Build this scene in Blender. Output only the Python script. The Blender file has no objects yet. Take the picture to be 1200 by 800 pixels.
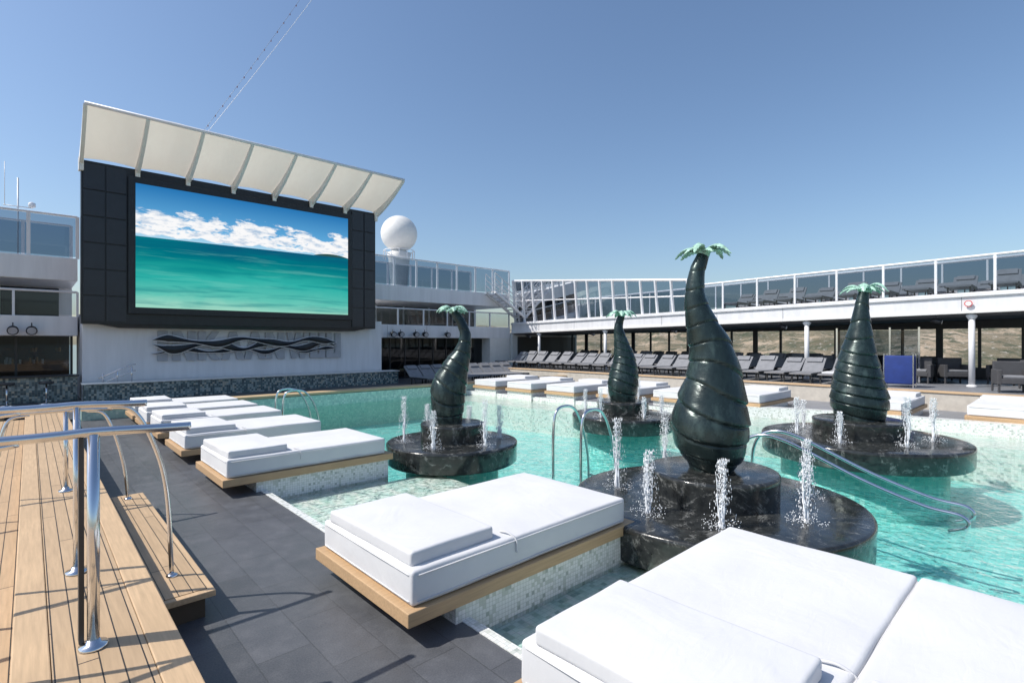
import bpy, math, random, bmesh
from mathutils import Vector, Matrix
from mathutils import noise as mn
random.seed(7)
R=random.random
sc=bpy.context.scene
COL=sc.collection

# ---------------------------------------------------------------- materials
class NT:
    def __init__(s,name):
        s.m=bpy.data.materials.new(name); s.m.use_nodes=True
        s.t=s.m.node_tree; s.b=s.t.nodes['Principled BSDF']; s.out=s.t.nodes['Material Output']
    def n(s,ty,**k):
        x=s.t.nodes.new(ty)
        for a,v in k.items():
            setattr(x,a,v)
        return x
    def l(s,a,b): s.t.links.new(a,b)
    def setin(s,node,i,v):
        if isinstance(v,bpy.types.NodeSocket): s.l(v,node.inputs[i])
        else: node.inputs[i].default_value=v
    def math(s,op,a,b=0.0,clamp=False):
        x=s.n('ShaderNodeMath',operation=op); x.use_clamp=clamp
        s.setin(x,0,a); s.setin(x,1,b); return x.outputs[0]
    def coord(s,scale=(1,1,1),loc=(0,0,0),rot=(0,0,0)):
        c=s.n('ShaderNodeTexCoord'); mp=s.n('ShaderNodeMapping')
        mp.inputs['Scale'].default_value=scale; mp.inputs['Location'].default_value=loc; mp.inputs['Rotation'].default_value=rot
        s.l(c.outputs['Object'],mp.inputs['Vector']); return mp.outputs[0]
    def noise(s,vec,scale,detail=4,rough=.55,dist=0.0):
        x=s.n('ShaderNodeTexNoise'); x.inputs['Scale'].default_value=scale; x.inputs['Detail'].default_value=detail
        x.inputs['Roughness'].default_value=rough; x.inputs['Distortion'].default_value=dist
        s.l(vec,x.inputs['Vector']); return x.outputs[0]
    def ramp(s,fac,stops,interp='LINEAR'):
        r=s.n('ShaderNodeValToRGB'); r.color_ramp.interpolation=interp
        e=r.color_ramp.elements
        while len(e)<len(stops): e.new(.5)
        for i,(p,c) in enumerate(stops):
            e[i].position=p; e[i].color=(c[0],c[1],c[2],1) if not isinstance(c,(int,float)) else (c,c,c,1)
        s.l(fac,r.inputs[0]); return r.outputs[0]
    def mix(s,fac,a,b,mode='MIX'):
        x=s.n('ShaderNodeMix',data_type='RGBA',blend_type=mode)
        s.setin(x,0,fac)
        for i,v in ((6,a),(7,b)):
            if isinstance(v,bpy.types.NodeSocket): s.l(v,x.inputs[i])
            else:
                if isinstance(v,(int,float)): v=(v,v,v)
                x.inputs[i].default_value=(v[0],v[1],v[2],1)
        return x.outputs[2]
    def bump(s,h,st=.3,d=.01):
        b=s.n('ShaderNodeBump'); b.inputs['Strength'].default_value=st; b.inputs['Distance'].default_value=d
        s.l(h,b.inputs['Height']); s.l(b.outputs[0],s.b.inputs['Normal']); return b.outputs[0]
    def col(s,v): s.setin(s.b,'Base Color',v if isinstance(v,bpy.types.NodeSocket) else (v[0],v[1],v[2],1))

def simple(name,c,rough=.5,metal=0,var=.12,nscale=6,bump=0,spec=.5):
    M=NT(name); v=M.coord(); f=M.noise(v,nscale,5)
    a=tuple(x*(1-var) for x in c); b=tuple(min(1,x*(1+var)) for x in c)
    M.col(M.ramp(f,[(.3,a),(.7,b)])); M.b.inputs['Roughness'].default_value=rough; M.b.inputs['Metallic'].default_value=metal
    M.b.inputs['Specular IOR Level'].default_value=spec
    if bump: M.bump(M.noise(v,nscale*8,4),bump,.01)
    return M.m

def painted(name,c,rough=.4,streak=.12):
    M=NT(name); f=M.noise(M.coord((1,1,.12)),3.5,6,.6); f2=M.noise(M.coord(),.8,4)
    col=M.ramp(f,[(.35,tuple(x*(1-streak) for x in c)),(.6,c)])
    col=M.mix(M.ramp(f2,[(.4,0),(.75,.25)]),col,tuple(x*.9 for x in c))
    M.col(col); M.b.inputs['Roughness'].default_value=rough; return M.m

def glassy(name,tint,refl_rough=.03,ior=1.45):
    M=NT(name); tr=M.n('ShaderNodeBsdfTransparent'); tr.inputs[0].default_value=(*tint,1)
    gl=M.n('ShaderNodeBsdfGlossy'); gl.inputs['Roughness'].default_value=refl_rough
    fr=M.n('ShaderNodeFresnel'); fr.inputs[0].default_value=ior
    mx=M.n('ShaderNodeMixShader'); M.l(fr.outputs[0],mx.inputs[0]); M.l(tr.outputs[0],mx.inputs[1]); M.l(gl.outputs[0],mx.inputs[2])
    M.l(mx.outputs[0],M.out.inputs[0]); return M.m

def mosaic(name,stops,size=.03,grout=(.5,.5,.48),rough=.25,gw=.1):
    M=NT(name)
    c=M.n('ShaderNodeTexCoord'); g=M.n('ShaderNodeNewGeometry')
    sp=M.n('ShaderNodeSeparateXYZ'); M.l(c.outputs['Object'],sp.inputs[0])
    sn=M.n('ShaderNodeSeparateXYZ'); M.l(g.outputs['Normal'],sn.inputs[0])
    fl=[];gr=None
    for i in range(3):
        q=M.math('DIVIDE',M.math('ADD',sp.outputs[i],.0113),size)
        on=M.math('LESS_THAN',M.math('ABSOLUTE',sn.outputs[i]),.6)
        fl.append(M.math('MULTIPLY',M.math('FLOOR',q),on))
        k=M.math('MULTIPLY',M.math('LESS_THAN',M.math('FRACT',q),gw),on)
        gr=k if gr is None else M.math('MAXIMUM',gr,k)
    cb=M.n('ShaderNodeCombineXYZ')
    for i in range(3): M.l(fl[i],cb.inputs[i])
    wn=M.n('ShaderNodeTexWhiteNoise'); M.l(cb.outputs[0],wn.inputs['Vector'])
    col=M.ramp(wn.outputs['Value'],stops,'CONSTANT')
    M.col(M.mix(gr,col,grout)); M.b.inputs['Roughness'].default_value=rough
    return M.m

def wood(name,c,axis='Y',plank=None,rough=.55):
    M=NT(name)
    sc_={'Y':(1,.06,1),'X':(.06,1,1)}[axis]
    v=M.coord(sc_); f=M.noise(v,60,6,.6); f2=M.noise(M.coord(),1.7,3)
    col=M.ramp(f,[(.25,tuple(x*.78 for x in c)),(.75,tuple(x*1.18 for x in c))])
    col=M.mix(M.ramp(f2,[(.35,0),(.7,.55)]),col,tuple(x*.82 for x in c))
    if plank:
        cc=M.n('ShaderNodeTexCoord'); sp=M.n('ShaderNodeSeparateXYZ'); M.l(cc.outputs['Object'],sp.inputs[0])
        a,b=(0,1) if axis=='Y' else (1,0)
        q=M.math('DIVIDE',sp.outputs[a],plank)
        row=M.math('FLOOR',q)
        wn=M.n('ShaderNodeTexWhiteNoise'); wn.noise_dimensions='1D'; M.l(row,wn.inputs['W'])
        seam=M.math('LESS_THAN',M.math('FRACT',q),.075)
        q2=M.math('ADD',M.math('DIVIDE',sp.outputs[b],1.9),M.math('MULTIPLY',wn.outputs[0],7.3))
        j=M.math('LESS_THAN',M.math('FRACT',q2),.004)
        wn2=M.n('ShaderNodeTexWhiteNoise'); wn2.noise_dimensions='2D'
        cb=M.n('ShaderNodeCombineXYZ'); M.l(row,cb.inputs[0]); M.l(M.math('FLOOR',q2),cb.inputs[1]); M.l(cb.outputs[0],wn2.inputs['Vector'])
        col=M.mix(M.math('MULTIPLY',wn2.outputs[0],.3),col,tuple(x*.55 for x in c))
        col=M.mix(M.math('MAXIMUM',seam,j),col,(.03,.025,.02))
    M.col(col); M.b.inputs['Roughness'].default_value=rough; M.bump(f,.15,.004)
    return M.m

def slate(name,k=1.0):
    M=NT(name)
    v=M.coord((1,1,1),rot=(0,0,math.pi/2))
    br=M.n('ShaderNodeTexBrick'); M.l(v,br.inputs['Vector'])
    br.inputs['Scale'].default_value=1; br.inputs['Brick Width'].default_value=.6; br.inputs['Row Height'].default_value=.3
    br.inputs['Mortar Size'].default_value=.004; br.inputs['Bias'].default_value=0
    br.inputs['Color1'].default_value=(.05*k,.054*k,.063*k,1); br.inputs['Color2'].default_value=(.095*k,.10*k,.115*k,1); br.inputs['Mortar'].default_value=(.02,.022,.025,1)
    w=M.coord(); f=M.noise(w,6,9,.72); f2=M.noise(w,110,4); f3=M.noise(w,.9,5)
    col=M.mix(.42,br.outputs[0],M.ramp(f,[(.3,(.035*k,.038*k,.044*k)),(.5,(.075*k,.08*k,.09*k)),(.72,(.17*k,.178*k,.195*k))]))
    col=M.mix(.28,col,M.ramp(f2,[(.3,.03*k),(.7,.19*k)]))
    col=M.mix(M.ramp(f3,[(.45,0),(.7,.3)]),col,(.13*k,.135*k,.14*k))
    M.col(col); M.setin(M.b,'Roughness',M.ramp(f,[(.3,.35),(.7,.6)]))
    h=M.math('SUBTRACT',M.math('MULTIPLY',f,.5),br.outputs['Fac']); M.bump(h,.4,.004)
    return M.m

def marble(name):
    M=NT(name); v=M.coord(); f=M.noise(v,1.7,9,.65,1.6)
    vein=M.ramp(f,[(.475,0),(.497,1),(.505,.9),(.525,0)])
    f2=M.noise(v,7,6,.7); mask=M.math('MULTIPLY',vein,M.ramp(f2,[(.47,0),(.64,.38)]))
    base=M.ramp(M.noise(v,14,5),[(.3,(.012,.013,.013)),(.75,(.04,.042,.04))])
    M.col(M.mix(mask,base,(.5,.5,.47)))
    M.setin(M.b,'Roughness',M.ramp(M.noise(v,4,3),[(.4,.05),(.7,.3)]))
    M.bump(M.noise(v,25,3),.15,.01)
    return M.m

WHITE=painted('white_paint',(.75,.75,.765),.4)
WHITE2=simple('cream_paint',(.72,.71,.68),.5,var=.04)
BLACK=simple('black_panel',(.008,.009,.012),.35,var=.3)
DARK=simple('dark_frame',(.03,.032,.035),.4)
GREY=simple('grey_sling',(.2,.205,.22),.7)
GREYD=simple('wicker',(.06,.06,.065),.7,bump=.3)
CHROME=simple('stainless_steel',(.72,.72,.73),.16,1,var=.06)
BLUE=simple('navy_towel',(.012,.035,.18),.8)
TEAK=wood('teak_deck',(.53,.37,.22),'Y',.075)
TEAKB=wood('teak_border',(.56,.39,.23),'Y')
WOODX=wood('frame_wood',(.50,.33,.18),'X')
SLATE=slate('slate_tile')
SLATE_L=slate('grey_tile',2.2)
MARB=marble('black_marble')
MOS_W=mosaic('mosaic_white',[(0,(.76,.77,.75)),(.55,(.66,.68,.65)),(.75,(.55,.58,.53)),(.88,(.78,.78,.76)),(.95,(.4,.44,.4))],.028,(.5,.51,.48))
MOS_SH=mosaic('mosaic_shelf',[(0,(.76,.80,.74)),(.4,(.66,.72,.65)),(.62,(.80,.81,.76)),(.8,(.52,.6,.52)),(.93,(.38,.46,.42))],.045,(.6,.64,.6))
MOS_G=mosaic('mosaic_green',[(0,(.40,.58,.48)),(.4,(.48,.66,.54)),(.7,(.34,.52,.44)),(.9,(.6,.72,.6))],.05,(.45,.55,.5))
MOS_D=mosaic('mosaic_dark',[(0,(.08,.13,.14)),(.3,(.2,.26,.26)),(.5,(.05,.08,.09)),(.7,(.33,.38,.36)),(.88,(.42,.4,.32))],.06,(.2,.22,.21))
POOLF=mosaic('pool_mosaic',[(0,(.22,.66,.62)),(.4,(.30,.73,.69)),(.7,(.17,.58,.57)),(.9,(.45,.8,.75))],.06,(.34,.66,.63))
GLASS=glassy('clear_glass',(.7,.76,.8))
TINT=glassy('tinted_glass',(.30,.36,.42),ior=1.6)
TINT2=glassy('smoked_glass',(.38,.44,.5),ior=1.55)
WINT=glassy('window_glass',(.85,.84,.82),ior=1.4)

def cushion():
    M=NT('cushion_fabric'); v=M.coord(); f=M.noise(v,2.2,3,.5,.8); f2=M.noise(v,260,2); f3=M.noise(M.coord((1,3,1)),7,3,.5,1.5)
    M.col(M.ramp(M.noise(v,2,4),[(.3,(.60,.60,.61)),(.7,(.66,.66,.66))])); M.b.inputs['Roughness'].default_value=.8
    M.b.inputs['Specular IOR Level'].default_value=.25
    h=M.math('ADD',M.math('ADD',f,M.math('MULTIPLY',f3,.14)),M.math('MULTIPLY',f2,.03)); M.bump(h,.3,.04); return M.m
CUSH=cushion()
def bronze():
    M=NT('patina_bronze'); v=M.coord((1,1,.6)); f=M.noise(v,7,8,.65); 
    M.col(M.ramp(f,[(.3,(.012,.02,.019)),(.55,(.026,.042,.04)),(.78,(.08,.12,.108))]))
    M.b.inputs['Metallic'].default_value=.35
    M.setin(M.b,'Roughness',M.ramp(f,[(.3,.15),(.7,.36)])); M.bump(M.noise(M.coord((1,1,3)),26,4),.18,.01); return M.m
BRONZE=bronze()
FROND=simple('verdigris',(.34,.54,.43),.5,.0,var=.4,nscale=16)
def water():
    M=NT('pool_water'); v=M.coord()
    tr=M.n('ShaderNodeBsdfTransparent')
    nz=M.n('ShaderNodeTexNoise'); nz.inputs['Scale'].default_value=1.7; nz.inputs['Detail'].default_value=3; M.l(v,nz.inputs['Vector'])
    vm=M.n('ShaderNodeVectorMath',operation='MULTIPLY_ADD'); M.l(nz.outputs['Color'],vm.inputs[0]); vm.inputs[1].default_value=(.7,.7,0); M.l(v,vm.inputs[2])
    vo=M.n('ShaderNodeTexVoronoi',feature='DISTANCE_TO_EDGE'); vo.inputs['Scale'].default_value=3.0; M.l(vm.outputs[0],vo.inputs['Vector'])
    M.l(M.ramp(vo.outputs['Distance'],[(0,(1,1,1)),(.05,(.93,.985,.975)),(.25,(.80,.935,.925))]),tr.inputs[0])  # caustic light lines painted into the water tint, which also patterns the pool floor
    gl=M.n('ShaderNodeBsdfGlossy'); gl.inputs['Roughness'].default_value=.03
    h=M.math('ADD',M.noise(v,3.2,4,.55,.8),M.math('MULTIPLY',M.noise(v,11,3,.5,.6),.35))
    b=M.n('ShaderNodeBump'); b.inputs['Strength'].default_value=.7; b.inputs['Distance'].default_value=.07; M.l(h,b.inputs['Height'])
    M.l(b.outputs[0],gl.inputs['Normal'])
    fr=M.n('ShaderNodeFresnel'); fr.inputs[0].default_value=1.3; M.l(b.outputs[0],fr.inputs['Normal'])
    mx=M.n('ShaderNodeMixShader'); M.l(fr.outputs[0],mx.inputs[0]); M.l(tr.outputs[0],mx.inputs[1]); M.l(gl.outputs[0],mx.inputs[2])
    M.l(mx.outputs[0],M.out.inputs[0]); return M.m
WATER=water()
SPRAY=simple('water_spray',(.88,.9,.92),.12,var=.03)
def canvas():
    M=NT('canopy_fabric'); f=M.noise(M.coord((1,.3,.3)),2.5,4); M.col(M.ramp(f,[(.35,(.66,.63,.57)),(.65,(.72,.69,.63))])); M.b.inputs['Roughness'].default_value=.7
    tl=M.n('ShaderNodeBsdfTranslucent'); tl.inputs[0].default_value=(.66,.61,.52,1)
    mx=M.n('ShaderNodeMixShader'); mx.inputs[0].default_value=.38; M.l(M.b.outputs[0],mx.inputs[1]); M.l(tl.outputs[0],mx.inputs[2])
    M.l(mx.outputs[0],M.out.inputs[0]); return M.m
CANVAS=canvas()

# ---------------------------------------------------------------- mesh helpers
def mk(name,vs,fs,mat,parent=None,smooth=False,mats=None,midx=None):
    me=bpy.data.meshes.new(name); me.from_pydata([tuple(v) for v in vs],[],fs); me.update()
    o=bpy.data.objects.new(name,me); COL.objects.link(o)
    if mats:
        for m in mats: me.materials.append(m)
        if midx:
            for p,i in zip(me.polygons,midx): p.material_index=i
    else: me.materials.append(mat)
    if smooth:
        for p in me.polygons: p.use_smooth=True
    if parent: o.parent=parent
    return o
def empty(name):
    o=bpy.data.objects.new(name,None); o.empty_display_size=.2; COL.objects.link(o); return o
def bev(o,w,seg=2):
    m=o.modifiers.new('b','BEVEL'); m.width=w; m.segments=seg; m.limit_method='ANGLE'; m.angle_limit=math.radians(40); return o
BF=[(0,3,2,1),(4,5,6,7),(0,1,5,4),(1,2,6,5),(2,3,7,6),(3,0,4,7)]
def bv(x0,x1,y0,y1,z0,z1):
    return [(x0,y0,z0),(x1,y0,z0),(x1,y1,z0),(x0,y1,z0),(x0,y0,z1),(x1,y0,z1),(x1,y1,z1),(x0,y1,z1)]
def box(name,x0,x1,y0,y1,z0,z1,mat,parent=None,b=0,seg=2):
    o=mk(name,bv(x0,x1,y0,y1,z0,z1),BF,mat,parent)
    if b:
        bev(o,b,seg)
        if seg>2:
            for p in o.data.polygons: p.use_smooth=True
    return o
class MB:
    def __init__(s): s.v=[];s.f=[];s.m=[]
    def add(s,vs,fs,mi=0):
        k=len(s.v); s.v+= [tuple(v) for v in vs]; s.f+=[tuple(i+k for i in f) for f in fs]; s.m+=[mi]*len(fs)
    def box(s,x0,x1,y0,y1,z0,z1,mi=0): s.add(bv(x0,x1,y0,y1,z0,z1),BF,mi)
    def beam(s,a,b,w,mi=0,n=6):
        vs,fs=sweepdata([a,b],[w,w],n); s.add(vs,fs,mi)
    def make(s,name,mats,parent=None,smooth=False): return mk(name,s.v,s.f,None,parent,smooth,mats,s.m)
def sweepdata(pts,rad,n=10,cap=True):
    P=[Vector(p) for p in pts]; vs=[];fs=[]
    T=[]
    for i in range(len(P)):
        t=P[min(i+1,len(P)-1)]-P[max(i-1,0)]; T.append(t.normalized())
    up=Vector((0,0,1)) if abs(T[0].z)<.9 else Vector((1,0,0))
    u=T[0].cross(up).normalized()
    for i,p in enumerate(P):
        u=(u-T[i]*u.dot(T[i])).normalized(); w=T[i].cross(u)
        for k in range(n):
            a=2*math.pi*k/n; vs.append(p+(u*math.cos(a)+w*math.sin(a))*rad[i])
    for i in range(len(P)-1):
        for k in range(n):
            a=i*n+k;b=i*n+(k+1)%n; fs.append((a,b,b+n,a+n))
    if cap: fs.append(tuple(range(n))[::-1]); fs.append(tuple(range((len(P)-1)*n,len(P)*n)))
    return vs,fs
def catmull(pts,sub=8):
    P=[Vector(p) for p in pts]; P=[P[0]*2-P[1]]+P+[P[-1]*2-P[-2]]; o=[]
    for i in range(1,len(P)-2):
        for k in range(sub):
            t=k/sub; a,b,c,d=P[i-1:i+3]
            o.append(.5*((2*b)+(c-a)*t+(2*a-5*b+4*c-d)*t*t+(-a+3*b-3*c+d)*t**3))
    o.append(P[-2]); return o
def tube(name,pts,r,mat,parent=None,smoothpath=True,n=12):
    p=catmull(pts,8) if smoothpath else pts
    vs,fs=sweepdata(p,[r]*len(p),n); o=mk(name,vs,fs,mat,parent,True)
    return o
def lathe(name,prof,cx,cy,mat,parent=None,n=72,smooth=True,b=0):
    vs=[];fs=[]
    for r,z in prof:
        for k in range(n):
            a=2*math.pi*k/n; vs.append((cx+r*math.cos(a),cy+r*math.sin(a),z))
    for i in range(len(prof)-1):
        for k in range(n):
            a=i*n+k;b_=i*n+(k+1)%n; fs.append((a,b_,b_+n,a+n))
    fs.append(tuple(range((len(prof)-1)*n,len(prof)*n)))
    o=mk(name,vs,fs,mat,parent,smooth); return o

# ---------------------------------------------------------------- sea, hills
mk('sea',[(-4000,-4000,-18),(4000,-4000,-18),(4000,4000,-18),(-4000,4000,-18)],[(0,1,2,3)],simple('sea_water',(.05,.12,.15),.15,nscale=.02,bump=.2))
def hill():
    M=NT('hillside'); v=M.coord(); f=M.noise(v,.03,8,.7); f2=M.noise(v,.12,6,.75); f3=M.noise(v,.4,4,.7)
    c=M.ramp(f,[(.35,(.12,.11,.07)),(.46,(.2,.17,.11)),(.54,(.46,.36,.26)),(.7,(.6,.5,.4))])
    c=M.mix(M.ramp(f2,[(.46,0),(.56,.9)]),c,(.06,.075,.04))
    c=M.mix(M.ramp(f3,[(.6,0),(.66,.8)]),c,(.65,.6,.55))
    M.col(c); M.b.inputs['Roughness'].default_value=.95; return M.m
vs=[];fs=[];NA=260;NR=14
for i in range(NA):
    a=math.radians(-75+150*i/(NA-1))
    for j in range(NR):
        d=230+50*j; x=d*math.cos(a); y=d*math.sin(a)
        h=-18.3+ (1-math.exp(-j*.35))*(34+16*mn.noise((x*.006,y*.006,0))+9*mn.noise((x*.03,y*.03,2))+4*mn.noise((x*.1,y*.1,4)))
        vs.append((x,y,h))
for i in range(NA-1):
    for j in range(NR-1):
        a=i*NR+j; fs.append((a,a+1,a+NR+1,a+NR))
mk('hills',vs,fs,hill(),smooth=True)
box('ship_hull',-14,26,-20,60,-17,-1.3,WHITE)

# ---------------------------------------------------------------- decks and pool
XE=2.03; YF=14.8
bd=catmull([(14.6,-9,0),(14.5,-4,0),(14.0,1,0),(13.6,4,0),(12.6,7,0),(11.9,10,0),(11.6,13,0),(11.5,YF,0)],6)
box('tile_deck',.53,XE,-9,YF,-1.2,0,SLATE)
box('forward_deck',.53,17,YF+.5,19.9,-1.2,0,SLATE)
vs=[(p.x,p.y,0) for p in bd]+[(17,YF,0),(17,-9,0)]
mk('starboard_deck',vs,[tuple(range(len(vs)))],SLATE_L)
box('teak_deck',-12,-.5,-12,19.9,-1.2,.0,TEAK)
box('aft_deck',-.5,17,-20,-9,-1.2,0,TEAK)
P=empty('swimming_pool')
box('floor',XE,15.5,-9,YF,-1.25,-.85,POOLF,P)
box('shelf',XE,4.3,-9,6.3,-.85,-.15,MOS_SH,P,.02)
box('shelf',XE,3.55,6.301,YF,-.85,-.152,MOS_SH,P,.02)
box('step',4.3,4.75,-9,6.3,-.85,-.4,MOS_SH,P,.02)
vs=[];fs=[]
for p in bd: vs+=[(p.x,p.y,-.9),(p.x,p.y,.0)]
for i in range(len(bd)-1): fs.append((2*i,2*i+2,2*i+3,2*i+1))
mk('side_wall',vs,fs,MOS_W,P)
vs=[];fs=[]
for p in bd: vs+=[(p.x-1.3,p.y,-.9),(p.x-1.25,p.y,-.17),(p.x,p.y,-.17)]
for i in range(len(bd)-1):
    a=3*i; fs+=[(a,a+3,a+4,a+1),(a+1,a+4,a+5,a+2)]
mk('side_shelf',vs,fs,MOS_SH,P)
vs=[];fs=[]
for p in bd[:24]:
    vs+=[(p.x-.02,p.y,-.3),(p.x-.02,p.y,.13),(p.x+.28,p.y,.13),(p.x+.28,p.y,-.02)]
for i in range(23):
    a=4*i
    for q in range(3): fs.append((a+q,a+q+4,a+q+5,a+q+1))
mk('raised_coping',vs,fs,MOS_W,P)
box('end_wall',XE,11.5,YF,YF+.12,-.9,.2,MOS_G,P)
box('edge_trim',XE-.05,XE+.02,-9,YF-.003,-.3,.006,MOS_W,P)
mk('pool_water',[(XE,-9,-.12),(15.2,-9,-.12),(15.2,YF,-.12),(XE,YF,-.12)],[(0,1,2,3)],WATER)
box('wood_curb',XE-1.2,16.99,YF-.03,YF+.5,.22,.28,wood('curb_wood',(.5,.36,.21),'X'),None,.01)
box('green_curb',XE-1.19,XE-.003,YF+.0,YF+.47,0,.22,MOS_G)
box('curb_wall',11.5,16.98,YF+.0,YF+.47,0.001,.22,MOS_G)
box('raised_deck',17,26,-20,24,-1.2,.43,simple('raised_deck_side',(.5,.46,.4),.6))
box('raised_deck_edge',16.97,17.4,-20,20.9,.434,.47,TEAKB,None,.006)
box('raised_deck_floor',17.4,25.9,-20,20.9,.434,.464,SLATE_L,None)

# left platform
S=empty('teak_platform')
box('body',-.03,.5,-6,14.4,.0,.318,wood('riser_wood',(.36,.23,.12),'Y'),S)
box('planks',.07,.40,-6,14.4,.32,.35,TEAK,S)
box('border',-.06,.067,-6,14.41,.318,.353,TEAKB,S,.006)
box('border',.403,.53,-6,14.41,.318,.353,TEAKB,S,.006)
box('lower_step',-.5,-.033,-6,14.4,-.1,.17,TEAK,S)
T=empty('boarding_step')
box('tread',.535,.87,3.7,6.6,.135,.175,TEAKB,T,.006)
box('tread_inset',.57,.83,3.75,6.55,.176,.179,TEAK,T)
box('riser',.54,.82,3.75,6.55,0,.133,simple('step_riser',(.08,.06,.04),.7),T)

def railA(y,z,tip,px,tubeend=None,left=-.9,thin=False):
    E=empty('steel_handrail')
    n=tip-.12
    vs,fs=sweepdata(catmull([(left-.25,y,z-.35),(left-.18,y,z-.12),(left,y,z),(0,y,z+.005),(px,y,z+.01),(n,y,z),(tip,y,z-.004)],8),[.021]*49,14)
    mk('top_rail',vs,fs,CHROME,E,True)
    lathe('post_flange',[(.055,.353),(.055,.366),(.03,.37),(.024,.39)],px,y,CHROME,E,24)
    tube('post',[(px,y,.36),(px,y,z-.0)],.024 if not thin else .018,CHROME,E,False,18)
    if not thin:
        box('flat_post',px-.05,px-.03,y+.04,y+.10,.36,z-.01,DARK,E,.003)
    if tubeend is not None:
        tube('curved_post',[(px+.15,y,z-.01),(px+.28,y,z-.05),(tubeend-.1,y,z-.28),(tubeend-.03,y,z-.6),(tubeend,y,.18)],.014,CHROME,E)
        lathe('curved_flange',[(.035,.18),(.035,.19),(.015,.2)],tubeend,y,CHROME,E,20)
    tube('rear_post',[(px-.25,y,z-.01),(px-.4,y,z-.08),(px-.48,y,z-.5),(-.3,y,.17)],.014,CHROME,E)
railA(3.05,1.325,.6,.215,None)
railA(4.1,1.355,.56,.21,.70,thin=True)
railA(6.4,1.1,.6,.25,.72,thin=True)

# ---------------------------------------------------------------- daybeds
def daybed(x0,x1,y0,y1,nm=1,flip=False,head=True,z0=0):
    E=empty('pool_daybed')
    xb0,xb1=(x0+.36,x1-.06) if not flip else (x0+.06,x1-.36)
    box('mosaic_base',xb0,xb1,y0+.035,y1-.035,-.3+z0,.118+z0,MOS_W,E)
    box('wood_frame',x0,x1,y0,y1,.12+z0,.205+z0,WOODX,E,.006)
    w=(y1-y0-.06)/nm
    for i in range(nm):
        a=y0+.03+i*w+.006; b=a+w-.012
        mx0,mx1=x0+.05,x1-.1
        sd=y0*3.7+i*9
        def pill(n,X0,X1,Y0,Y1,Z0,Z1,bw,rot=0):
            o=box(n,X0,X1,Y0,Y1,Z0,Z1,CUSH,E)
            me=o.data
            bm=bmesh.new(); bm.from_mesh(me)
            bmesh.ops.bevel(bm,geom=bm.edges[:],offset=bw,segments=4,profile=.6,affect='EDGES',clamp_overlap=True)
            for k in range(1,24):
                g=bm.verts[:]+bm.edges[:]+bm.faces[:]
                bmesh.ops.bisect_plane(bm,geom=g,plane_co=(X0+(X1-X0)*k/24,0,0),plane_no=(1,0,0))
            for k in range(1,14):
                g=bm.verts[:]+bm.edges[:]+bm.faces[:]
                bmesh.ops.bisect_plane(bm,geom=g,plane_co=(0,Y0+(Y1-Y0)*k/14,0),plane_no=(0,1,0))
            cxm,cym=(X0+X1)/2,(Y0+Y1)/2
            for v in bm.verts:
                q=v.co
                if q.z>Z0+.04:
                    ex=min(q.x-X0,X1-q.x);ey=min(q.y-Y0,Y1-q.y)
                    dome=.010*min(1,ex/.25)*min(1,ey/.25)
                    v.co.z+=mn.noise((q.x*2.1,q.y*2.3+sd,q.z*3))*.007+dome
                v.co.x+=mn.noise((q.y*4,q.z*4,q.x+sd))*.007; v.co.y+=mn.noise((q.x*3,q.z*6,5+sd))*.007
                if rot:
                    dx,dy=v.co.x-cxm,v.co.y-cym
                    v.co.x=cxm+dx-dy*rot; v.co.y=cym+dy+dx*rot
            bm.to_mesh(me); bm.free()
            for p in me.polygons: p.use_smooth=True
            return o
        pill('mattress',mx0,mx1,a,b,.208+z0,.415+z0,.026)
        for zz in (.39,.235):
            zz+=z0; e=.004
            c=[(mx0+.04,a-e,zz),(mx1-.04,a-e,zz),(mx1+e,a+.04,zz),(mx1+e,b-.04,zz),(mx1-.04,b+e,zz),(mx0+.04,b+e,zz),(mx0-e,b-.04,zz),(mx0-e,a+.04,zz),(mx0+.04,a-e,zz)]
            tube('piping',c,.0045,CUSH,E,False,6)
        if head:
            rr=((sd*7.3)%1-.5)*.05
            if not flip: pill('headrest',mx0+.02,mx0+.68,a+.07,b-.07,.412+z0,.50+z0,.022,rr)
            else: pill('headrest',mx1-.68,mx1-.02,a+.07,b-.07,.412+z0,.50+z0,.022,rr)
            if not flip:
                tube('strap',[(mx0+.78,a+.12,.43),(mx0+.80,a+.05,.43),(mx0+.82,a-.008,.39),(mx0+.82,a-.014,.31)],.007,CUSH,E,True,6)
XB0,XB1=1.57,3.82
daybed(XB0,XB1,-.55,1.72,2)
for y0,y1 in [(2.55,3.85),(6.4,7.68),(8.55,9.75),(10.4,11.5),(11.85,12.95),(13.3,14.4)]:
    daybed(XB0,XB1 if y0<6 else XB1-.12,y0,y1,1)
for x0,y0,y1 in [(14.3,-.6,1.5),(14.0,2.4,3.6),(13.2,5.2,6.4),(12.6,6.7,7.9),(12.2,8.3,9.5),(11.8,10.0,11.2),(11.6,11.6,12.8),(11.5,13.2,14.4)]:
    daybed(x0,x0+2.3,y0,y1,1,True)

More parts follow.
